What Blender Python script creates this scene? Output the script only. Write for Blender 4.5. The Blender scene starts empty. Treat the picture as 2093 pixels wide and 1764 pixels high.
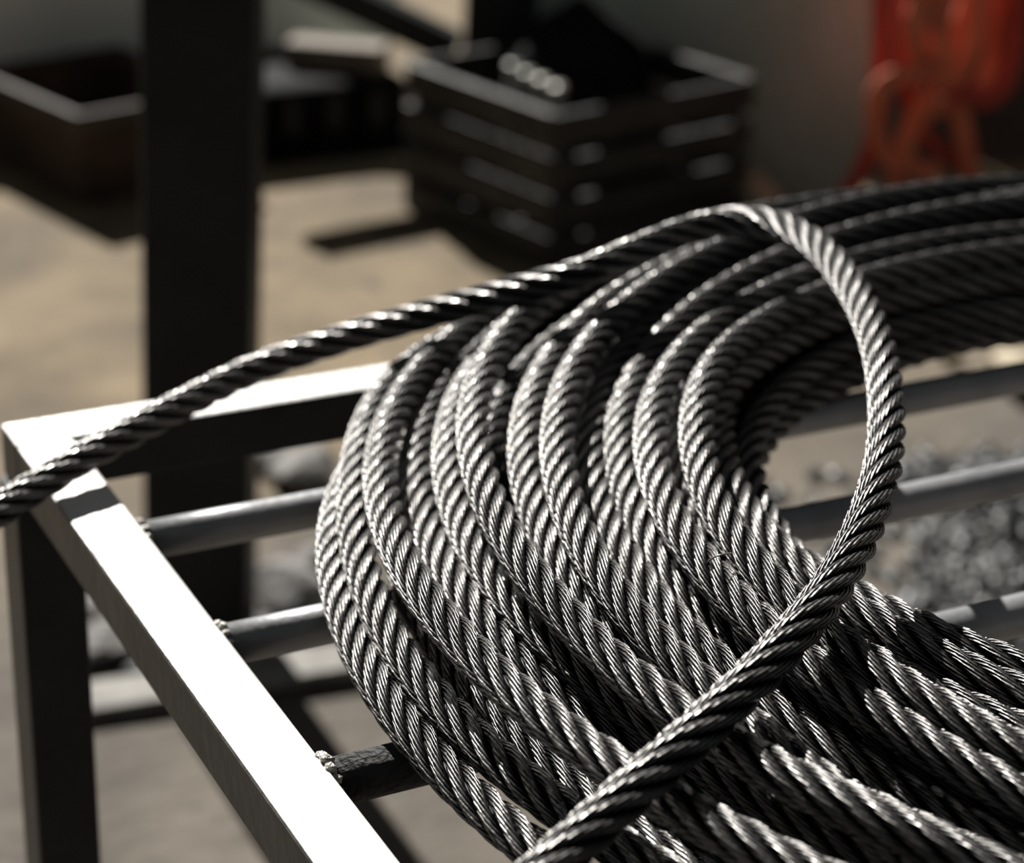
import bpy, bmesh, math, random
import numpy as np
from mathutils import Vector, Matrix

random.seed(7)
rng = np.random.default_rng(11)
scene = bpy.context.scene
COL = scene.collection

# ------------------------------------------------------------------ camera
IMG_W, IMG_H, FPX = 2093.0, 1764.0, 4480.0
CAM_H = 0.45586                       # camera height above the top of the rack (z = 0)
CAM = np.array([0.0, 0.0, CAM_H])
# rows: world X, Y, Z written in camera axes (from the vanishing points of rods and side rail)
ROT = np.array([[0.89130861, 0.1577, -0.42508784],
                [-0.45235755, 0.37275648, -0.81020075],
                [0.03068559, 0.9144306, 0.40357785]])
FLOOR = -0.75


def ray(px, py):
    return ROT @ np.array([px - IMG_W / 2, -(py - IMG_H / 2), -FPX]) / FPX


def on_z(px, py, z=0.0):
    r = ray(px, py)
    return r * ((z - CAM_H) / r[2]) + CAM


def on_y(px, py, y):
    r = ray(px, py)
    return r * (y / r[1]) + CAM


cam_data = bpy.data.cameras.new('camera')
cam_data.sensor_fit = 'HORIZONTAL'
cam_data.sensor_width = 36.0
cam_data.lens = FPX / IMG_W * 36.0
cam_data.clip_start = 0.02
cam_data.dof.use_dof = True
cam_data.dof.focus_distance = 0.83
cam_data.dof.aperture_fstop = 7.2
cam_data.dof.aperture_blades = 0
cam = bpy.data.objects.new('camera', cam_data)
m = Matrix([list(r) for r in ROT]).to_4x4()
m.translation = Vector(CAM)
cam.matrix_world = m
COL.objects.link(cam)
scene.camera = cam

# ------------------------------------------------------------------ world, sun, exposure
world = bpy.data.worlds.new('world')
scene.world = world
world.use_nodes = True
bgn = world.node_tree.nodes['Background']
bgn.inputs[0].default_value = (0.92, 0.97, 1.0, 1)
bgn.inputs[1].default_value = 0.075

SUN_DIR = Vector((0.04, 0.77, 0.635)).normalized()      # towards the sun: behind the rack
sun_data = bpy.data.lights.new('sun', 'SUN')
sun_data.energy = 8.6
sun_data.angle = 0.012
sun_data.color = (1.0, 0.97, 0.92)
sun = bpy.data.objects.new('sun', sun_data)
sun.rotation_euler = SUN_DIR.to_track_quat('Z', 'Y').to_euler()
sun.location = (0, 3, 4)
COL.objects.link(sun)

scene.view_settings.view_transform = 'Standard'
scene.view_settings.look = 'None'
scene.view_settings.exposure = 0.0
scene.view_settings.gamma = 1.0
scene.view_settings.use_curve_mapping = False


# ------------------------------------------------------------------ materials
def new_mat(name):
    mt = bpy.data.materials.new(name)
    mt.use_nodes = True
    nt = mt.node_tree
    return mt, nt, nt.nodes['Principled BSDF']


def link(nt, a, b):
    nt.links.new(a, b)


def noise_mat(name, c1, c2, scale=8.0, rough=0.6, metal=0.0, bump=0.0, bump_scale=None, detail=6.0,
              lo=0.35, hi=0.65, spec=0.5, c3=None, scale3=2.0):
    mt, nt, b = new_mat(name)
    tc = nt.nodes.new('ShaderNodeTexCoord')
    nz = nt.nodes.new('ShaderNodeTexNoise')
    nz.inputs['Scale'].default_value = scale
    nz.inputs['Detail'].default_value = detail
    link(nt, tc.outputs['Object'], nz.inputs['Vector'])
    rp = nt.nodes.new('ShaderNodeValToRGB')
    rp.color_ramp.elements[0].position = lo
    rp.color_ramp.elements[1].position = hi
    rp.color_ramp.elements[0].color = (*c1, 1)
    rp.color_ramp.elements[1].color = (*c2, 1)
    link(nt, nz.outputs['Fac'], rp.inputs[0])
    out = rp.outputs[0]
    if c3 is not None:
        n3 = nt.nodes.new('ShaderNodeTexNoise')
        n3.inputs['Scale'].default_value = scale3
        n3.inputs['Detail'].default_value = 8
        link(nt, tc.outputs['Object'], n3.inputs['Vector'])
        r3 = nt.nodes.new('ShaderNodeValToRGB')
        r3.color_ramp.elements[0].position = 0.52
        r3.color_ramp.elements[1].position = 0.68
        link(nt, n3.outputs['Fac'], r3.inputs[0])
        mx = nt.nodes.new('ShaderNodeMix')
        mx.data_type = 'RGBA'
        link(nt, r3.outputs[0], mx.inputs[0])
        link(nt, out, mx.inputs[6])
        mx.inputs[7].default_value = (*c3, 1)
        out = mx.outputs[2]
    link(nt, out, b.inputs['Base Color'])
    b.inputs['Roughness'].default_value = rough
    b.inputs['Metallic'].default_value = metal
    b.inputs['Specular IOR Level'].default_value = spec
    if bump:
        nb = nt.nodes.new('ShaderNodeTexNoise')
        nb.inputs['Scale'].default_value = bump_scale or scale * 4
        nb.inputs['Detail'].default_value = 6
        link(nt, tc.outputs['Object'], nb.inputs['Vector'])
        bp = nt.nodes.new('ShaderNodeBump')
        bp.inputs['Strength'].default_value = bump
        bp.inputs['Distance'].default_value = 0.01
        link(nt, nb.outputs['Fac'], bp.inputs['Height'])
        link(nt, bp.outputs[0], b.inputs['Normal'])
    return mt


def rope_mat():
    """Greased steel wire: the wires of each strand are fine relief on the strand."""
    mt, nt, b = new_mat('steel_wire_strand')
    uv = nt.nodes.new('ShaderNodeUVMap')
    uv.uv_map = 'UVMap'
    sp = nt.nodes.new('ShaderNodeSeparateXYZ')
    link(nt, uv.outputs[0], sp.inputs[0])

    def mth(op, a, bb=None):
        n = nt.nodes.new('ShaderNodeMath')
        n.operation = op
        for i, v in enumerate((a, bb)):
            if v is None:
                continue
            if isinstance(v, (int, float)):
                n.inputs[i].default_value = v
            else:
                link(nt, v, n.inputs[i])
        return n.outputs[0]
    NW = 10
    ph = mth('MULTIPLY', mth('ADD', sp.outputs[1], sp.outputs[0]), NW)
    wire = mth('ABSOLUTE', mth('SINE', mth('MULTIPLY', ph, math.pi)))
    wire = mth('POWER', wire, 0.6)
    tc = nt.nodes.new('ShaderNodeTexCoord')
    nz = nt.nodes.new('ShaderNodeTexNoise')
    nz.inputs['Scale'].default_value = 420
    nz.inputs['Detail'].default_value = 3
    link(nt, tc.outputs['Object'], nz.inputs['Vector'])
    hsum = mth('ADD', wire, mth('MULTIPLY', nz.outputs['Fac'], 0.25))
    bp = nt.nodes.new('ShaderNodeBump')
    bp.inputs['Strength'].default_value = 0.9
    bp.inputs['Distance'].default_value = 0.0011
    link(nt, hsum, bp.inputs['Height'])
    link(nt, bp.outputs[0], b.inputs['Normal'])
    rp = nt.nodes.new('ShaderNodeValToRGB')                 # grease sits between the wires
    rp.color_ramp.elements[0].position = 0.25
    rp.color_ramp.elements[1].position = 0.85
    rp.color_ramp.elements[0].color = (0.012, 0.012, 0.012, 1)
    rp.color_ramp.elements[1].color = (0.25, 0.243, 0.237, 1)
    # rubbed crowns, greasy flanks, plus highlights and unlit gaps put into the colour
    crown = mth('COSINE', mth('MULTIPLY', sp.outputs[1], 2 * math.pi))
    cm = nt.nodes.new('ShaderNodeMapRange')
    cm.inputs[1].default_value = -0.05
    cm.inputs[2].default_value = 0.95
    cm.inputs[3].default_value = 0.12
    cm.inputs[4].default_value = 1.0
    link(nt, crown, cm.inputs[0])
    link(nt, mth('MULTIPLY', wire, cm.outputs[0]), rp.inputs[0])
    n2 = nt.nodes.new('ShaderNodeTexNoise')
    n2.inputs['Scale'].default_value = 45
    n2.inputs['Detail'].default_value = 4
    link(nt, tc.outputs['Object'], n2.inputs['Vector'])
    r2 = nt.nodes.new('ShaderNodeMapRange')
    r2.inputs[1].default_value = 0.3
    r2.inputs[2].default_value = 0.7
    r2.inputs[3].default_value = 0.6
    r2.inputs[4].default_value = 1.15
    link(nt, n2.outputs['Fac'], r2.inputs[0])
    mx = nt.nodes.new('ShaderNodeMix')
    mx.data_type = 'RGBA'
    mx.blend_type = 'MULTIPLY'
    mx.inputs[0].default_value = 1.0
    link(nt, rp.outputs[0], mx.inputs[6])
    link(nt, r2.outputs[0], mx.inputs[7])
    link(nt, mx.outputs[2], b.inputs['Base Color'])
    b.inputs['Metallic'].default_value = 0.95
    b.inputs['Roughness'].default_value = 0.31
    return mt


def floor_mat():
    mt, nt, b = new_mat('dusty_workshop_floor')
    tc = nt.nodes.new('ShaderNodeTexCoord')

    def nz(scale, detail, rough=0.6):
        n = nt.nodes.new('ShaderNodeTexNoise')
        n.inputs['Scale'].default_value = scale
        n.inputs['Detail'].default_value = detail
        n.inputs['Roughness'].default_value = rough
        link(nt, tc.outputs['Object'], n.inputs['Vector'])
        return n.outputs['Fac']

    def ramp(f, p0, p1, c0, c1):
        r = nt.nodes.new('ShaderNodeValToRGB')
        r.color_ramp.elements[0].position = p0
        r.color_ramp.elements[1].position = p1
        r.color_ramp.elements[0].color = (*c0, 1)
        r.color_ramp.elements[1].color = (*c1, 1)
        link(nt, f, r.inputs[0])
        return r.outputs[0]

    def mix(f, a, bb):
        n = nt.nodes.new('ShaderNodeMix')
        n.data_type = 'RGBA'
        link(nt, f, n.inputs[0])
        link(nt, a, n.inputs[6])
        link(nt, bb, n.inputs[7])
        return n.outputs[2]
    sand = ramp(nz(4.5, 6), 0.36, 0.66, (0.105, 0.078, 0.046), (0.235, 0.176, 0.102))
    conc = ramp(nz(5, 8), 0.35, 0.65, (0.078, 0.067, 0.054), (0.155, 0.132, 0.106))
    # sand has drifted over the far half of the slab
    sp = nt.nodes.new('ShaderNodeSeparateXYZ')
    link(nt, tc.outputs['Object'], sp.inputs[0])
    ad = nt.nodes.new('ShaderNodeMath')
    ad.operation = 'MULTIPLY_ADD'
    link(nt, nz(2.5, 5), ad.inputs[0])
    ad.inputs[1].default_value = 1.2
    link(nt, sp.outputs[1], ad.inputs[2])
    mr = nt.nodes.new('ShaderNodeMapRange')
    mr.inputs[1].default_value = 2.65
    mr.inputs[2].default_value = 3.35
    link(nt, ad.outputs[0], mr.inputs[0])
    col = mix(mr.outputs[0], conc, sand)
    spots = ramp(nz(11, 3), 0.64, 0.72, (0, 0, 0), (1, 1, 1))
    dk = nt.nodes.new('ShaderNodeRGB')
    dk.outputs[0].default_value = (0.06, 0.05, 0.04, 1)
    col = mix(spots, col, dk.outputs[0])
    link(nt, col, b.inputs['Base Color'])
    b.inputs['Roughness'].default_value = 0.9
    bp = nt.nodes.new('ShaderNodeBump')
    bp.inputs['Strength'].default_value = 0.5
    bp.inputs['Distance'].default_value = 0.02
    link(nt, nz(30, 8), bp.inputs['Height'])
    link(nt, bp.outputs[0], b.inputs['Normal'])
    return mt


M = {}
M['strand'] = rope_mat()
M['core'] = noise_mat('greased_core', (0.012, 0.012, 0.012), (0.03, 0.028, 0.026), 60, 0.6)
M['floor'] = floor_mat()
M['bare'] = noise_mat('sunlit_pale_steel', (0.70, 0.69, 0.67), (0.86, 0.85, 0.83), 30, 0.42, 0.15, 0.12, 160,
                      c3=(0.80, 0.78, 0.75), scale3=20)  # rail tops: sunlight put into the colour
M['frame'] = noise_mat('shaded_charcoal_steel', (0.011, 0.012, 0.013), (0.02, 0.021, 0.022), 25, 0.55, 0.0, 0.1, 140, spec=0.3)  # rail and leg flanks: shade put into the colour
M['frame_side'] = noise_mat('sidelit_grey_paint', (0.10, 0.095, 0.09), (0.16, 0.15, 0.142), 22, 0.5, 0.0, 0.15, 120)  # left faces of rails and legs: dim side light put into the colour
M['rod'] = noise_mat('blued_round_bar', (0.20, 0.205, 0.215), (0.32, 0.32, 0.33), 18, 0.42, 0.25, 0.06, 200)
M['rod_shaded'] = noise_mat('rough_shaded_bar', (0.012, 0.013, 0.014), (0.035, 0.034, 0.033), 40, 0.75, 0.0, 0.5, 260)  # near end of the third bar: its shadow put into the colour
M['weld'] = noise_mat('weld_metal', (0.25, 0.24, 0.22), (0.6, 0.58, 0.54), 120, 0.45, 0.6, 0.6, 400)
M['post'] = noise_mat('black_blue_paint', (0.004, 0.005, 0.006), (0.010, 0.012, 0.014), 12, 0.5, 0.0, 0.1, 60, spec=0.3)
M['white_panel'] = noise_mat('off_white_enamel', (0.74, 0.74, 0.69), (0.85, 0.85, 0.80), 6, 0.5)
M['black'] = noise_mat('sooty_black', (0.003, 0.003, 0.0035), (0.008, 0.008, 0.008), 14, 0.8, spec=0.12)
M['rust'] = noise_mat('rusty_plate', (0.022, 0.013, 0.009), (0.065, 0.036, 0.024), 9, 0.8, 0.0, 0.3, 50)
M['rust_rim'] = noise_mat('worn_rusty_rim', (0.035, 0.026, 0.021), (0.075, 0.056, 0.045), 9, 0.7)
M['crate'] = noise_mat('dark_stained_wood', (0.010, 0.009, 0.008), (0.034, 0.030, 0.026), 12, 0.6, 0.0, 0.3, 80)
M['steel'] = noise_mat('scrap_steel', (0.22, 0.22, 0.20), (0.42, 0.41, 0.37), 16, 0.45, 0.6)
M['timber'] = noise_mat('raw_timber', (0.12, 0.095, 0.07), (0.20, 0.158, 0.115), 10, 0.7)
M['wall'] = noise_mat('grey_green_wall_paint', (0.36, 0.47, 0.42), (0.46, 0.58, 0.52), 5, 0.7, 0.0, 0.2, 30)
M['brown_wall'] = noise_mat('dark_brown_boards', (0.06, 0.045, 0.038), (0.11, 0.085, 0.07), 5, 0.8)
M['orange'] = noise_mat('orange_webbing', (0.60, 0.13, 0.065), (0.80, 0.22, 0.11), 14, 0.75, 0.0, 0.3, 200)
M['red'] = noise_mat('dark_red_webbing', (0.32, 0.035, 0.022), (0.46, 0.06, 0.036), 14, 0.75)
M['stone'] = noise_mat('grey_stone', (0.13, 0.125, 0.12), (0.30, 0.29, 0.275), 18, 0.85, 0.0, 0.5, 60)
M['pale_stone'] = noise_mat('pale_chip', (0.42, 0.35, 0.24), (0.6, 0.52, 0.38), 12, 0.8)
M['gravel'] = noise_mat('dark_gravel', (0.012, 0.013, 0.014), (0.065, 0.066, 0.064), 24, 0.5, 0.3)
M['scrap'] = noise_mat('dusty_flat_bar', (0.14, 0.13, 0.115), (0.26, 0.245, 0.22), 20, 0.7, 0.0, 0.3, 90)
M['iron'] = noise_mat('dark_iron', (0.02, 0.02, 0.021), (0.05, 0.048, 0.046), 16, 0.5, 0.3)


# ------------------------------------------------------------------ helpers
def tag(o, label=None, category=None, group=None, kind=None):
    if label:
        o['label'] = label
    if category:
        o['category'] = category
    if group:
        o['group'] = group
    if kind:
        o['kind'] = kind
    return o


def empty(name, loc, label, category, group=None):
    o = bpy.data.objects.new(name, None)
    o.empty_display_size = 0.05
    o.location = loc
    COL.objects.link(o)
    return tag(o, label, category, group)


def add_mesh(name, me, mats, parent=None):
    o = bpy.data.objects.new(name, me)
    for mt in (mats if isinstance(mats, (list, tuple)) else [mats]):
        me.materials.append(mt)
    COL.objects.link(o)
    if parent is not None:
        o.parent = parent
        # geometry is given in world space; only the root Empties carry a translation
        if parent.type == 'EMPTY':
            o.matrix_parent_inverse = Matrix.Translation(-Vector(parent.location))
    return o


def obj_bm(name, bm, mats, parent=None, smooth=False):
    me = bpy.data.meshes.new(name)
    bmesh.ops.recalc_face_normals(bm, faces=bm.faces)
    bm.to_mesh(me)
    bm.free()
    if smooth:
        for p in me.polygons:
            p.use_smooth = True
    return add_mesh(name, me, mats, parent)


def bm_box(bm, lo, hi, bevel=0.0, mat_index=0, matrix=None):
    lo, hi = Vector(lo), Vector(hi)
    r = bmesh.ops.create_cube(bm, size=1.0)
    vs = r['verts']
    c, s = (lo + hi) / 2, hi - lo
    for v in vs:
        v.co = Vector((v.co.x * s.x, v.co.y * s.y, v.co.z * s.z)) + c
    if matrix is not None:
        for v in vs:
            v.co = matrix @ v.co
    if bevel > 0:
        es = list({e for v in vs for e in v.link_edges})
        rb = bmesh.ops.bevel(bm, geom=es, offset=bevel, segments=2, affect='EDGES', profile=0.5)
    return vs


def box_obj(name, lo, hi, mat, parent=None, bevel=0.002, matrix=None, mats=None):
    bm = bmesh.new()
    bm_box(bm, lo, hi, bevel, matrix=matrix)
    return obj_bm(name, bm, mats or mat, parent)


def catmull(pts, n=16):
    p = np.asarray(pts, float)
    p = np.vstack([2 * p[0] - p[1], p, 2 * p[-1] - p[-2]])
    out = []
    for i in range(1, len(p) - 2):
        t = np.linspace(0, 1, n, endpoint=False)[:, None]
        a, b, c, d = p[i - 1], p[i], p[i + 1], p[i + 2]
        out.append(0.5 * (2 * b + (c - a) * t + (2 * a - 5 * b + 4 * c - d) * t ** 2 + (3 * b - a - 3 * c + d) * t ** 3))
    out.append(p[-2][None])
    return np.vstack(out)


def resample(p, step):
    d = np.r_[0, np.cumsum(np.linalg.norm(np.diff(p, axis=0), axis=1))]
    n = max(2, int(round(d[-1] / step)))
    s = np.linspace(0, d[-1], n + 1)
    return np.c_[[np.interp(s, d, p[:, k]) for k in range(3)]].T, s


def frames(p, closed):
    if closed:
        t = np.roll(p, -1, 0) - np.roll(p, 1, 0)
    else:
        t = np.gradient(p, axis=0)
    t /= np.linalg.norm(t, axis=1)[:, None]
    up = np.tile([0.0, 0, 1], (len(p), 1))
    if not closed and np.abs(t[:, 2]).max() > 0.9:        # a hanging rope: carry the frame along
        n = np.zeros_like(p)
        v = np.array([0.0, 0, 1]) - t[0] * t[0][2]
        v /= np.linalg.norm(v)
        for i in range(len(p)):
            v = v - t[i] * (v @ t[i])
            v /= np.linalg.norm(v)
            n[i] = v
        up = n
    n = up - t * (t * up).sum(1)[:, None]
    n /= np.linalg.norm(n, axis=1)[:, None]
    return t, n, np.cross(t, n)


def sweep(name, p, n, b, rad, k, closed, mat, parent=None, uv_s=None, caps=True, prefix_world=True):
    """Tube of k sides round path p with frame n, b; returns the object."""
    mcount = len(p)
    a = np.arange(k) * 2 * np.pi / k
    rad = np.broadcast_to(rad, (mcount,))
    v = p[:, None, :] + rad[:, None, None] * (np.cos(a)[None, :, None] * n[:, None, :] + np.sin(a)[None, :, None] * b[:, None, :])
    v = v.reshape(-1, 3)
    rows = mcount if closed else mcount - 1
    i = np.arange(rows)[:, None]
    j = np.arange(k)[None, :]
    i2 = (i + 1) % mcount
    j2 = (j + 1) % k
    quads = np.stack([i * k + j, i * k + j2, i2 * k + j2, i2 * k + j], -1).reshape(-1, 4)
    me = bpy.data.meshes.new(name)
    ncap = 0 if (closed or not caps) else 2
    nq = len(quads)
    me.vertices.add(len(v))
    me.vertices.foreach_set('co', v.astype(np.float32).ravel())
    loops = quads.ravel()
    starts = np.arange(nq) * 4
    tot = np.full(nq, 4)
    if ncap:
        c0 = np.arange(k)[::-1]
        c1 = (mcount - 1) * k + np.arange(k)
        loops = np.r_[loops, c0, c1]
        starts = np.r_[starts, nq * 4, nq * 4 + k]
        tot = np.r_[tot, k, k]
    me.loops.add(len(loops))
    me.loops.foreach_set('vertex_index', loops.astype(np.int32))
    me.polygons.add(len(starts))
    me.polygons.foreach_set('loop_start', starts.astype(np.int32))
    me.polygons.foreach_set('loop_total', tot.astype(np.int32))
    me.polygons.foreach_set('use_smooth', np.ones(len(starts), bool))
    if uv_s is not None:
        uvl = me.uv_layers.new(name='UVMap')
        u0 = np.broadcast_to(uv_s[:rows, None], (rows, k))
        un = np.broadcast_to(uv_s[1:rows + 1, None], (rows, k))
        v0 = np.broadcast_to((np.arange(k) / k)[None], (rows, k))
        v1 = v0 + 1.0 / k
        uv = np.stack([np.stack([u0, v0], -1), np.stack([u0, v1], -1), np.stack([un, v1], -1), np.stack([un, v0], -1)], 2).reshape(-1, 2)
        if ncap:
            uv = np.vstack([uv, np.zeros((2 * k, 2))])
        uvl.data.foreach_set('uv', uv.astype(np.float32).ravel())
    me.update(calc_edges=True)
    me.validate()
    return add_mesh(name, me, mat, parent)


ROPE_R = 0.0082
LAY = 6.1 * 2 * ROPE_R
NS = 6


def rope_part(name, pts, closed, parent, seg=22, k=8, phase=0.0):
    """One length of wire rope: the core carries six strands."""
    if closed:
        pts = np.vstack([pts, pts[:1]])
    d = np.r_[0, np.cumsum(np.linalg.norm(np.diff(pts, axis=0), axis=1))]
    lays = d[-1] / LAY
    if closed:
        lays = max(1, round(lays))
    p, s = resample(pts, d[-1] / (lays * seg))
    if closed:
        p = p[:-1]
    t, n, b = frames(p, closed)
    core = sweep(name, p[::2] if closed else p, n[::2] if closed else n, b[::2] if closed else b, ROPE_R * 0.42, 8, closed, M['core'], parent)
    sp = s[:len(p)]
    for q in range(NS):
        ph = 2 * np.pi * (sp / d[-1] * lays + q / NS) + phase
        rad = np.cos(ph)[:, None] * n + np.sin(ph)[:, None] * b
        c = p + rad * ROPE_R * 0.685
        if closed:
            st = np.roll(c, -1, 0) - np.roll(c, 1, 0)
        else:
            st = np.gradient(c, axis=0)
        st /= np.linalg.norm(st, axis=1)[:, None]
        sn = rad - st * (rad * st).sum(1)[:, None]
        sn /= np.linalg.norm(sn, axis=1)[:, None]
        sb = np.cross(st, sn)
        wl = max(1, round(d[-1] / 0.042)) / d[-1]
        us = np.r_[s, s[-1] + (s[1] - s[0])] * wl
        sweep('strand', c, sn, sb, ROPE_R * 0.315, k, closed, M['strand'], core, uv_s=us)
    return core


def lump(bm, c, r, seed, flat=0.7, sub=2):
    """An angular stone added to bm."""
    rr = random.Random(seed)
    res = bmesh.ops.create_icosphere(bm, subdivisions=sub, radius=1.0)
    cuts = [(Vector((rr.uniform(-1, 1), rr.uniform(-1, 1), rr.uniform(-1, 1))).normalized(), rr.uniform(0.55, 0.9)) for _ in range(7)]
    sc = Vector((rr.uniform(0.8, 1.25), rr.uniform(0.8, 1.25), flat))
    rz = Matrix.Rotation(rr.uniform(0, 6.28), 3, 'Z')
    for v in res['verts']:
        co = v.co.copy()
        for nn, dd in cuts:
            e = co.dot(nn) - dd
            if e > 0:
                co -= nn * e
        co = rz @ Vector((co.x * sc.x, co.y * sc.y, co.z * sc.z))
        v.co = Vector(c) + co * r
    return res['verts']


# ================================================================== STRUCTURE
bm = bmesh.new()
bmesh.ops.create_grid(bm, x_segments=60, y_segments=60, size=1.0)
for v in bm.verts:
    x, y = v.co.x * 4.5 + 1.2, v.co.y * 4.5 + 1.6
    v.co = Vector((x, y, FLOOR + 0.004 * math.sin(x * 5.1) * math.sin(y * 4.3)))
fl = obj_bm('floor', bm, M['floor'], smooth=True)
tag(fl, 'dusty workshop floor with drifted tan sand', 'floor', kind='structure')

# low grey-green partition behind the crate, with its return and top cap
wa, wb = Vector((1.80, 3.665, 0)), Vector((2.315, 3.10, 0))
wm = Matrix.Translation(wa) @ Matrix.Rotation(math.atan2(wb.y - wa.y, wb.x - wa.x), 4, 'Z')
wlen = (wb - wa).length
w = box_obj('wall_back', (0, 0, FLOOR - 0.01), (wlen, 0.06, -0.36), M['wall'], bevel=0.004, matrix=wm)
tag(w, 'low grey green painted partition behind the slatted crate', 'wall', kind='structure')
box_obj('cap', (-0.01, -0.012, -0.36), (wlen + 0.005, 0.07, -0.335), M['wall'], w, 0.003, wm)
w2 = bpy.data.objects.new('wall_right', None)
COL.objects.link(w2)
w2.location = (3.0, 3.22, FLOOR)
tag(w2, 'dark brown boarded wall behind the orange slings', 'wall', kind='structure')
nb = 9
for i in range(nb):
    x0 = 2.39 + i * 0.145
    box_obj('board', (x0 + 0.002, 3.20 + 0.006 * (i % 2), FLOOR - 0.01), (x0 + 0.143, 3.24 + 0.006 * (i % 2), -0.2 + 0.01 * ((i * 7) % 3)), M['brown_wall'], w2, 0.002)

# ================================================================== RACK
RX0, RX1 = 0.2435, 0.2722          # side rail, top face
RY0, RY1 = 0.9965, 1.0262          # back rail, top face
TH = 0.0285
XE, YE = 1.62, 0.02
rack = empty('steel_rack', (0.9, 0.5, FLOOR), 'square tube steel rack with top rails coloured pale as sunlit and round bars under the rope coil', 'rack')


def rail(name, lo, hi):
    """Square tube: sunlit top, shaded flanks and dim left side put into the colour."""
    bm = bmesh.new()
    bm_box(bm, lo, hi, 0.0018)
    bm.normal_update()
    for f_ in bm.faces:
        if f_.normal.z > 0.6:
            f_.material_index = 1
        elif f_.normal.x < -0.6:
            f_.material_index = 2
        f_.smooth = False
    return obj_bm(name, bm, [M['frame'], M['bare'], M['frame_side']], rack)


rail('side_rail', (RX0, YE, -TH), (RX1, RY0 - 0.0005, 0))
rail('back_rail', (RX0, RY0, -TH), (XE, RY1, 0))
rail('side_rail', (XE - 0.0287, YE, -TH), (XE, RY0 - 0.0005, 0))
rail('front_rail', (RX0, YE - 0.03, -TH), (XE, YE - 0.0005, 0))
for lx in (RX0 - 0.003, XE - 0.034):
    for ly in (YE - 0.03, RY1 - 0.034):
        bm = bmesh.new()
        bm_box(bm, (lx, ly, FLOOR), (lx + 0.034, ly + 0.034, -TH - 0.0003), 0.002)
        bm.normal_update()
        for f_ in bm.faces:
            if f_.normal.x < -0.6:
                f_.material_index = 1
        leg = obj_bm('leg', bm, [M['frame'], M['frame_side']], rack)  # left face coloured lighter for the side light
ROD_Y = [0.888, 0.780, 0.6645, 0.552, 0.437, 0.322, 0.207]
for i, ry in enumerate(ROD_Y):
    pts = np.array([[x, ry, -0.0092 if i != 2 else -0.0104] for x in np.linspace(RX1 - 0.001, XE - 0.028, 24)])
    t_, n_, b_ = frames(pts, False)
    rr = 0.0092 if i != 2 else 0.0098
    o = sweep('bar', pts, n_, b_, rr, 24, False, M['rod_shaded'] if i == 2 else M['rod'], rack)
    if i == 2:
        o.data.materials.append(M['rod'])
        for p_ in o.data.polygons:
            p_.material_index = 1 if p_.center.x > 0.42 else 0  # shadowed end coloured dark, the rest plain bar
        o['label'] = 'bar with a black end coloured as shadow'
# weld beads where bars and rails meet
wr = random.Random(3)
for i, ry in enumerate(ROD_Y[:3]):
    bm = bmesh.new()
    for k in range(7):
        a = math.pi * (0.05 + 0.9 * k / 6)
        lump(bm, (RX1 + 0.0012, ry + 0.0098 * math.cos(a), -0.0092 + 0.0095 * math.sin(a)), 0.0024 if i != 2 else 0.0034, 40 + i * 10 + k, 0.9, 1)
    obj_bm('weld', bm, M['weld'], rack, True)
bm = bmesh.new()
for k in range(9):
    lump(bm, (RX0 + 0.002 + 0.0031 * k, RY0 - 0.0012 + wr.uniform(-.0006, .0006), -0.0006), 0.0021, 90 + k, 0.5, 1)
obj_bm('weld', bm, M['weld'], rack, True)

# ================================================================== WIRE ROPE COIL
coil = empty('wire_rope_coil', (0.77, 0.63, 0.0), 'greased steel wire rope wound in a wide coil with one loose loop on top', 'wire rope')
# centre x, y, radius, height, tilt x, tilt y of every turn that shows on top of the coil
TOP = [(0.7354, 0.6434, 0.4300, 0.0074, 0.0089, -0.0215),
       (0.7516, 0.6559, 0.4346, 0.0111, -0.0142, -0.0182),
       (0.7684, 0.6357, 0.4443, 0.0221, -0.055, -0.0308),
       (0.7624, 0.6737, 0.4073, 0.0229, -0.0121, -0.0157),
       (0.7747, 0.6535, 0.4122, 0.0307, -0.0082, 0.0011),
       (0.7829, 0.6268, 0.4189, 0.0363, -0.0379, 0.0299),
       (0.7795, 0.6263, 0.3939, 0.0362, -0.0054, 0.031),
       (0.8152, 0.5813, 0.4306, 0.0403, -0.0214, 0.0343),
       (0.8142, 0.6108, 0.3979, 0.0409, 0.0211, 0.027),
       (0.8005, 0.6226, 0.3696, 0.0488, 0.034, 0.0131),
       (0.782, 0.5922, 0.3543, 0.0495, -0.0122, 0.0123),
       (0.7724, 0.5809, 0.3317, 0.051, -0.0248, 0.0138),
       (0.7568, 0.6401, 0.2961, 0.0379, -0.003, -0.0081),
       (0.765, 0.598, 0.312, 0.046, 0.0, 0.0),
       (0.752, 0.6696, 0.2605, 0.0365, 0.0025, -0.0311),
       (0.7671, 0.6398, 0.2877, 0.0422, -0.0024, -0.008)]
th = np.linspace(0, 2 * np.pi, 361)[:-1]


def turn_pts(q, zmin=ROPE_R + 0.0006, amp=0.0004):
    cx, cy, r, z, tx, ty = q
    pr = rng.uniform(0, 6.28, 4)
    rr = r + amp * (np.sin(3 * th + pr[0]) + np.sin(5 * th + pr[1]))
    x, y = rr * np.cos(th), rr * np.sin(th)
    zz = z + tx * x + ty * y + amp * 0.6 * np.sin(4 * th + pr[2])
    d = zz - zmin
    zz = zmin + 0.5 * (d + np.sqrt(d * d + 0.003 ** 2))
    return np.c_[cx + x, cy + y, zz]


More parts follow.
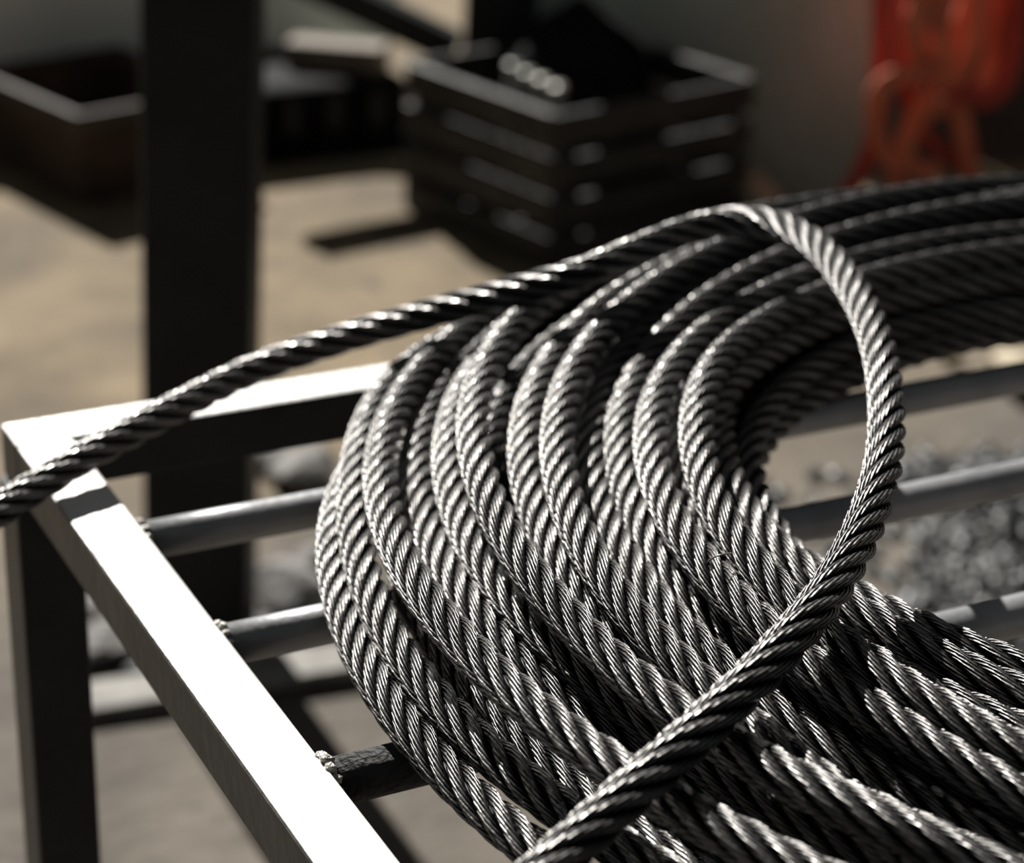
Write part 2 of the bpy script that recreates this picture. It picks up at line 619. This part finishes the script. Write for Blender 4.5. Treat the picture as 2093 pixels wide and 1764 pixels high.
# turns lying lower in the coil, seen in the gaps and inside the hole
LOW = [(0.757, 0.652, r, 0.0085, 0, 0) for r in (0.264, 0.281, 0.298, 0.315, 0.332, 0.349, 0.366, 0.383, 0.401, 0.419)]
LOW += [(0.764, 0.652, r, 0.0228, 0, 0) for r in (0.262, 0.279, 0.297, 0.315, 0.333, 0.351, 0.369, 0.387)]
LOW += [(0.768, 0.640, 0.318, 0.0365, 0, 0)]
allp = [turn_pts(q) for q in TOP] + [turn_pts(q, amp=0.0012) for q in LOW]
# let the turns settle against each other: in every radial slice two rope sections may touch but not overlap
ctr = np.array([0.765, 0.63])
NTH = 360
tg = np.arange(NTH) * 2 * np.pi / NTH
SR, SZ = [], []
for p in allp:
    v = p[:, :2] - ctr
    a = np.unwrap(np.arctan2(v[:, 1], v[:, 0]))
    a = a - 2 * np.pi * np.round(a[0] / (2 * np.pi))
    r = np.hypot(v[:, 0], v[:, 1])
    aa = np.r_[a - 2 * np.pi, a, a + 2 * np.pi]
    SR.append(np.interp(tg, aa, np.tile(r, 3)))
    SZ.append(np.interp(tg, aa, np.tile(p[:, 2], 3)))
SR, SZ = np.array(SR), np.array(SZ)
mob = np.r_[np.r_[1e-4, 1e-4, np.full(len(TOP) - 2, 0.08)], np.full(len(LOW), 1.0)]
ker = np.exp(-0.5 * (np.arange(-30, 31) / 11.0) ** 2)
ker /= ker.sum()
istop = np.arange(len(allp)) < len(TOP)
DIA = 2 * ROPE_R * np.where(istop[:, None] & istop[None], 0.84, 0.95)[:, :, None]
for it in range(70):
    dr = SR[:, None] - SR[None]
    dz = SZ[:, None] - SZ[None]
    dd = np.sqrt(dr ** 2 + dz ** 2) + 1e-9
    ov = np.clip(DIA - dd, 0, None)
    for k in range(len(allp)):
        ov[k, k] = 0
    wgt = (mob[:, None] / (mob[:, None] + mob[None]))[:, :, None]
    pr = (ov * dr / dd * wgt).sum(1) * 0.45
    pz = (ov * dz / dd * wgt).sum(1) * 0.45
    pad = np.concatenate([pr[:, -30:], pr, pr[:, :30]], 1)
    SR += np.array([np.convolve(x, ker, 'valid') for x in pad])
    pad = np.concatenate([pz[:, -30:], pz, pz[:, :30]], 1)
    SZ += np.array([np.convolve(x, ker, 'valid') for x in pad])
    SZ = np.maximum(SZ, ROPE_R + 0.0006)
for i in range(len(allp)):
    p = np.c_[ctr[0] + SR[i] * np.cos(tg), ctr[1] + SR[i] * np.sin(tg), SZ[i]]
    top = i < len(TOP)
    rope_part('rope_turn', p, True, coil, 22 if top else 16, 8 if top else 6, phase=i * 0.9)

# the loose loop: over the near turns, up across the hole, over the far turns and away across the rack corner
LOOP = [(880, 2010, .050), (1000, 1890, .054), (1130, 1767, .058), (1300, 1610, .063), (1450, 1474, .068), (1590, 1335, .074), (1700, 1200, .079),
        (1772, 1062, .083), (1808, 930, .088), (1810, 800, .093), (1785, 680, .097), (1735, 580, .099), (1670, 505, .100),
        (1590, 462, .098), (1500, 452, .094), (1410, 470, .090), (1300, 512, .086), (1180, 560, .079), (1040, 598, .066),
        (880, 640, .050), (700, 692, .035), (520, 755, .023), (350, 838, .020), (200, 918, .016), (90, 985, .011), (0, 1042, .0085)]
lp = [on_z(*q) for q in LOOP]
lp += [np.array(q) for q in ((0.165, 0.868, 0.004), (0.13, 0.835, -0.02), (0.10, 0.81, -0.08), (0.085, 0.795, -0.2), (0.08, 0.79, -0.4), (0.085, 0.79, -0.6), (0.10, 0.80, -0.735))]
lp = catmull(lp, 14)
rope_part('loose_loop', lp, False, coil, 26, 11)
# one broken wire sticking out
hw = catmull([on_z(1446, 1150, .060), on_z(1456, 1141, .066), on_z(1474, 1134, .069), on_z(1494, 1131, .066)], 6)
t_, n_, b_ = frames(hw, False)
sweep('stray_wire', hw, n_, b_, 0.0004, 5, False, M['steel'], coil)

# ================================================================== BACKGROUND THINGS
# --- thick black column standing just behind the rack
LEAN_DEG = 1.7
pc = np.array([0.662, 1.98])
col_root = empty('steel_column', (pc[0], pc[1], FLOOR), 'thick black square steel column with a base plate standing behind the rack', 'column')
LEAN = Matrix.Rotation(math.radians(LEAN_DEG), 4, Vector((0.465, 0.886, 0)))
rotc = Matrix.Translation((pc[0], pc[1], FLOOR)) @ LEAN @ Matrix.Translation((0, 0, -FLOOR)) @ Matrix.Rotation(math.radians(-27), 4, 'Z')
box_obj('shaft', (-0.0555, 0.0, FLOOR + 0.012), (0.0555, 0.10, 0.10), M['post'], col_root, 0.006, rotc)
box_obj('base_plate', (-0.075, -0.02, FLOOR + 0.004), (0.075, 0.12, FLOOR + 0.012), M['post'], col_root, 0.002, rotc)

# --- second column with a knee brace, behind the crate
p2 = np.array([1.80, 3.50])
c2 = empty('braced_column', (1.775, 3.52, FLOOR), 'black steel column with a diagonal knee brace behind the slatted crate', 'column')
rot2 = Matrix.Translation((1.775, 3.50, FLOOR)) @ LEAN @ Matrix.Translation((0, 0, -FLOOR)) @ Matrix.Rotation(math.radians(-27), 4, 'Z')
box_obj('shaft', (-0.066, 0.0, FLOOR + 0.002), (0.066, 0.08, 0.0), M['post'], c2, 0.005, rot2)
a0 = on_y(900, 85, 3.56)
a1 = on_y(640, -38, 3.66)
dv = a1 - a0
a1 = a0 + dv * 1.7
a0 = a0 - dv * 0.12
pts = np.array([a0 + (a1 - a0) * t for t in np.linspace(0, 1, 8)])
t_, n_, b_ = frames(pts, False)
k4 = sweep('brace', pts, (n_ + b_) / math.sqrt(2), (b_ - n_) / math.sqrt(2), 0.041, 4, False, M['post'], c2)
for p_ in k4.data.polygons:
    p_.use_smooth = False

# --- off-white cabinet on short feet
cab = empty('enamel_cabinet', (1.0, 4.3, FLOOR), 'off white enamel cabinet raised on short feet behind the rusty bin', 'cabinet')
box_obj('body', (0.25, 4.10, -0.655), (1.86, 4.6, -0.42), M['white_panel'], cab, 0.012)
for sx in (0.32, 1.26, 1.77):
    for sy in (4.16, 4.54):
        box_obj('foot', (sx - 0.025, sy - 0.025, FLOOR), (sx + 0.025, sy + 0.025, -0.656), M['black'], cab, 0.003)
for sx in (0.785, 1.325):
    box_obj('seam', (sx - 0.002, 4.0975, -0.645), (sx + 0.002, 4.0998, -0.43), M['black'], cab, 0.0)

# --- rusty open bin
bc = np.array([1.02, 3.575])
ub = np.array([0.115, 0.030]); ub /= np.linalg.norm(ub)
ang = math.atan2(0.25, 0.97)
rb = Matrix.Translation((bc[0], bc[1], FLOOR)) @ Matrix.Rotation(ang, 4, 'Z')
bin_ = empty('rusty_bin', (bc[0], bc[1], FLOOR), 'open rusty sheet steel bin on the sand before the off white cabinet', 'bin')
bl, bw, bh, tk = 0.30, 0.36, 0.165, 0.008
box_obj('side_panel', (0, 0, 0.004), (bl, tk, bh), M['rust'], bin_, 0.001, rb)
box_obj('side_panel', (0, bw - tk, 0.004), (bl, bw, bh), M['rust'], bin_, 0.001, rb)
box_obj('end_panel', (0, tk + 0.0004, 0.004), (tk, bw - tk - 0.0004, bh), M['rust'], bin_, 0.001, rb)
box_obj('end_panel', (bl - tk, tk + 0.0004, 0.004), (bl, bw - tk - 0.0004, bh), M['rust'], bin_, 0.001, rb)
box_obj('bottom', (tk, tk, 0.004), (bl - tk, bw - tk, 0.012), M['rust'], bin_, 0.001, rb)
for lo, hi in (((-.012, -.012, bh - .03), (bl + .012, -.0005, bh + .004)), ((-.012, bw + .0005, bh - .03), (bl + .012, bw + .012, bh + .004)),
               ((-.012, 0, bh - .03), (-.0005, bw, bh + .004)), ((bl + .0005, 0, bh - .03), (bl + .012, bw, bh + .004))):
    box_obj('rim', lo, hi, M['rust_rim'], bin_, 0.002, rb)

# --- dark machine block with a timber baulk on it
mb = empty('machine_block', (1.52, 3.86, FLOOR), 'low sooty black machine block carrying the timber baulk', 'machine')
box_obj('body', (1.33, 3.70, FLOOR + 0.03), (1.70, 4.02, -0.61), M['black'], mb, 0.02)
box_obj('plinth', (1.31, 3.68, FLOOR + 0.002), (1.72, 4.04, FLOOR + 0.03), M['black'], mb, 0.006)
for k in range(4):
    box_obj('fin', (1.36 + k * 0.085, 3.69, -0.70), (1.385 + k * 0.085, 3.6998, -0.63), M['iron'], mb, 0.002)
dirx = Vector((0.30, -0.24, 0)).normalized()
rt = Matrix.Translation((1.52, 3.865, -0.6095)) @ Matrix.Rotation(math.atan2(dirx.y, dirx.x), 4, 'Z')
tb = box_obj('timber_baulk', (0, -0.035, 0), (0.19, 0.035, 0.05), M['timber'], None, 0.004, rt)
tag(tb, 'short raw timber baulk lying on the black machine block', 'timber')

# --- slatted crate
ca = math.radians(12)
cr = Matrix.Translation((1.62, 2.965, FLOOR)) @ Matrix.Rotation(ca, 4, 'Z')
crate = empty('slatted_crate', (1.62, 2.965, FLOOR), 'dark stained slatted wooden crate filled with scrap beside the grey green partition', 'crate')
CL, CW, CH = 0.44, 0.41, 0.265
for cx in (0.012, CL - 0.040):
    for cy in (0.012, CW - 0.040):
        box_obj('corner_post', (cx, cy, 0.002), (cx + 0.028, cy + 0.028, CH - 0.01), M['crate'], crate, 0.002, cr)
for k in range(4):
    z0 = 0.004 + k * 0.068
    z1 = z0 + 0.050 if k < 3 else CH
    box_obj('slat', (0, 0, z0), (CL, 0.0118, z1), M['crate'], crate, 0.003, cr)
    box_obj('slat', (0, CW - 0.0118, z0), (CL, CW, z1), M['crate'], crate, 0.003, cr)
    box_obj('slat', (-0.006, 0.0125, z0), (0.0115, CW - 0.0125, z1), M['crate'], crate, 0.003, cr)
    box_obj('slat', (CL - 0.0115, 0.0125, z0), (CL + 0.006, CW - 0.0125, z1), M['crate'], crate, 0.003, cr)
for k in range(4):
    box_obj('floor_board', (0.014, 0.042 + k * 0.083, 0.010), (CL - 0.014, 0.118 + k * 0.083, 0.022), M['crate'], crate, 0.002, cr)


def crate_pt(x, y, z):
    return cr @ Vector((x, y, z))


# a black sack stands in the crate with four steel pins leaning on it
bm = bmesh.new()
bmesh.ops.create_icosphere(bm, subdivisions=4, radius=1.0)
for v in bm.verts:
    c_ = v.co.copy()
    wv = 1 + 0.10 * math.sin(5 * c_.x + 2 * c_.z) * math.cos(4 * c_.y) + 0.05 * math.sin(11 * c_.y + 7 * c_.x)
    h_ = max(c_.z, -0.8)
    nar = 1.0 - 0.45 * max(0, h_) ** 1.3
    v.co = crate_pt(0.272 + c_.x * 0.128 * wv * nar, 0.265 + c_.y * 0.12 * wv * nar, 0.255 + (h_ * 0.105 * wv if h_ > 0 else h_ * 0.285))
sack = obj_bm('black_sack', bm, M['black'], None, True)
tag(sack, 'crumpled black sack heaped on top of the slatted crate', 'sack')
for k, (bx, by) in enumerate([(1048, 150), (1078, 166), (1108, 180), (1140, 195)]):
    p_ = on_z(bx, by, FLOOR + 0.277)
    q_ = np.array(crate_pt(0.085, 0.245 - 0.055 * k, 0.032))
    pp = np.array([q_ + (p_ - q_) * t for t in np.linspace(0, 1, 6)])
    t_, n_, b_ = frames(pp, False)
    pin = sweep('steel_pin', pp, n_, b_, 0.0085, 12, False, M['steel'])
    tag(pin, 'pale steel pin leaning in the slatted crate before the black sack', 'pin', 'steel pins in the crate')
    hp = np.array([pp[-1], pp[-1] + (p_ - q_) / np.linalg.norm(p_ - q_) * 0.016])
    t2, n2, b2 = frames(hp, False)
    sweep('pin_head', hp, n2, b2, 0.0125, 12, False, M['steel'], pin)

# --- orange webbing slings hanging on the boards
sl = empty('orange_slings', (2.45, 2.95, FLOOR), 'tangled hank of orange webbing slings hanging against the brown boards', 'slings')


def strap(px_pts, y0, width, mat, name='strap', thick=0.007):
    pts = [on_y(x, y, y0 + dy) for x, y, dy in px_pts]
    p = catmull(pts, 10)
    t, n, b = frames(p, False)
    # flat band facing the yard
    face = np.tile([-0.43, -0.80, 0.40], (len(p), 1))
    side = np.cross(t, face)
    side /= np.linalg.norm(side, axis=1)[:, None]
    nn = np.cross(side, t)
    k = 12
    a = np.arange(k) * 2 * np.pi / k
    v = p[:, None, :] + (np.sign(np.cos(a)) * np.abs(np.cos(a)) ** 0.5 * width / 2)[None, :, None] * side[:, None, :] + (np.sin(a) * thick)[None, :, None] * nn[:, None, :]
    me = bpy.data.meshes.new(name)
    mcount = len(p)
    faces = [[i * k + j, i * k + (j + 1) % k, (i + 1) * k + (j + 1) % k, (i + 1) * k + j] for i in range(mcount - 1) for j in range(k)]
    faces += [list(range(k))[::-1], [(mcount - 1) * k + j for j in range(k)]]
    me.from_pydata(v.reshape(-1, 3).tolist(), [], faces)
    for p_ in me.polygons:
        p_.use_smooth = True
    return add_mesh(name, me, mat, sl)


SY = 2.97
strap([(1800, -260, 0), (1800, -60, 0), (1800, 60, 0), (1798, 150, 0), (1790, 260, .01), (1760, 350, .0), (1700, 445, -.02)], SY, 0.032, M['red'])
strap([(1850, -260, -.02), (1856, -50, -.02), (1880, 60, -.03), (1930, 160, -.03), (1960, 230, -.03), (1975, 300, -.03), (1990, 400, -.03), (1992, 470, -.03)], SY, 0.034, M['orange'])
strap([(1990, -260, -.04), (1985, -40, -.04), (1960, 60, -.05), (1910, 170, -.05), (1868, 250, -.05), (1836, 330, -.04), (1826, 430, -.03), (1824, 500, -.03)], SY, 0.034, M['orange'])
strap([(1900, -260, -.06), (1890, -40, -.06), (1870, 60, -.07), (1890, 130, -.07), (1950, 150, -.07), (1985, 80, -.07), (1990, -30, -.06), (1985, -260, -.06)], SY, 0.04, M['orange'])
strap([(1940, -260, -.08), (1935, -30, -.08), (1925, 70, -.09), (1930, 120, -.09), (1915, 140, -.09), (1850, 150, -.08), (1800, 175, -.07), (1785, 230, -.06), (1800, 300, -.05), (1835, 345, -.05)], SY, 0.03, M['orange'])
strap([(2076, -260, -.02), (2076, -40, -.02), (2074, 80, -.02), (2050, 170, -.02), (2010, 200, -.03), (1960, 185, -.04), (1900, 160, -.05)], SY, 0.04, M['red'])
strap([(2040, -260, .01), (2035, 0, .01), (2030, 90, .01), (2020, 140, .0), (1990, 190, -.02), (1930, 215, -.03), (1880, 240, -.03), (1850, 300, -.03), (1880, 350, -.03), (1920, 340, -.03)], SY, 0.028, M['orange'])
strap([(1850, -260, .03), (1846, 60, .03), (1846, 140, .03), (1860, 220, .03), (1900, 290, .02), (1960, 330, .02), (2000, 420, .0), (2010, 480, .0)], SY, 0.026, M['red'])
hk0 = on_y(1930, -262, SY - 0.04)
pp = catmull([hk0 + np.array(q) for q in ((-.19, .0, -.0), (0, .0, .012), (.17, .0, 0.0))], 8)
t_, n_, b_ = frames(pp, False)
sweep('hanger_bar', pp, n_, b_, 0.012, 12, False, M['iron'], sl)
for sx in (-.17, .15):
    q0 = hk0 + np.array([sx, 0, 0.002]); q1 = np.array([q0[0], 3.205, q0[2]])
    pp = np.array([q0 + (q1 - q0) * t for t in np.linspace(0, 1, 3)])
    t_, n_, b_ = frames(pp, False)
    sweep('bracket', pp, n_, b_, 0.009, 10, False, M['iron'], sl)


# --- loose things on the floor
def stone(px, py, r, mat, label, seed, flat=0.6, group=None, name='stone', cat='stone'):
    c_ = on_z(px, py, FLOOR)
    bm = bmesh.new()
    lump(bm, (0, 0, 0), r, seed, flat, 3)
    zmin = min(v.co.z for v in bm.verts)
    for v in bm.verts:
        v.co.z -= zmin
        v.co.z = max(v.co.z, 0)
    o = obj_bm(name, bm, mat)
    o.location = (c_[0], c_[1], FLOOR + 0.001)
    return tag(o, label, cat, group)


stone(1545, 435, 0.050, M['pale_stone'], 'pale tan stone on the floor beside the slatted crate', 5, 0.75)
stone(1940, 741, 0.020, M['pale_stone'], 'small pale chip standing for a sun fleck on the bare floor behind the dark gravel', 6, 0.8, name='fleck_chip')  # pale chip added in place of a sun fleck
stone(2085, 795, 0.05, M['pale_stone'], 'large pale tan stone at the edge of the dark gravel', 8, 0.6)
for k, (px, py, r) in enumerate([(215, 1350, .040), (290, 1300, .035), (190, 1270, .030), (620, 1000, .05), (560, 960, .03), (640, 1180, .035), (600, 1240, .05)]):
    stone(px, py, r, M['stone'], ['broad grey stone on the floor beside the flat bar', 'grey stone between the flat bar and the column foot', 'small grey stone by the rack leg',
                                  'grey stone on the floor behind the rack near the column', 'little grey stone beside the column foot', 'grey stone lying under the back bars', 'broad grey stone under the back bars beside the column'][k], 20 + k, 0.55)
# flat bar lying on the floor under the rack
s0, s1 = on_z(120, 1462, FLOOR), on_z(730, 1362, FLOOR)
dv = Vector(s1 - s0)
fm = Matrix.Translation(Vector(s0) + Vector((0, 0, 0.004))) @ Matrix.Rotation(math.atan2(dv.y, dv.x), 4, 'Z')
sb_ = box_obj('flat_bar', (0, -0.03, 0), (dv.length, 0.03, 0.014), M['scrap'], None, 0.002, fm)
tag(sb_, 'long flat grey steel bar lying on the floor under the rack', 'bar')

# dark gravel heap on the right
gx = random.Random(17)
tmpl = []
for k in range(14):
    bm = bmesh.new()
    lump(bm, (0, 0, 0), 1.0, 1000 + k, gx.uniform(0.6, 1.0), 1)
    tmpl.append((np.array([v.co[:] for v in bm.verts]), np.array([[v.index for v in f_.verts] for f_ in bm.faces])))
    bm.free()
gv, gf, off = [], [], 0
for i in range(8000):
    x = gx.uniform(1.15, 2.35)
    y = gx.uniform(1.2, 2.14)
    edge = min(1.0, max(0, (x - 0.70 * y - 0.17 + 0.05 * math.sin(y * 9)) / 0.2)) * min(1.0, max(0, (2.14 + 0.05 * math.sin(x * 9) - y) / 0.2))
    if edge <= 0.05 and gx.random() < 0.9:
        continue
    r = gx.uniform(0.006, 0.015)
    z = FLOOR + r * 0.4 + edge * gx.uniform(0, 0.035)
    tv, tf = tmpl[i % len(tmpl)]
    a = gx.uniform(0, 6.28)
    ca_, sa_ = math.cos(a), math.sin(a)
    gv.append(np.c_[tv[:, 0] * ca_ - tv[:, 1] * sa_, tv[:, 0] * sa_ + tv[:, 1] * ca_, tv[:, 2]] * r + np.array([x, y, z]))
    gf.append(tf + off)
    off += len(tv)
me = bpy.data.meshes.new('gravel')
me.from_pydata(np.vstack(gv).tolist(), [], np.vstack(gf).tolist())
gr = add_mesh('gravel', me, M['gravel'])
tag(gr, 'heap of dark angular gravel on the floor behind the coil', 'gravel', kind='stuff')
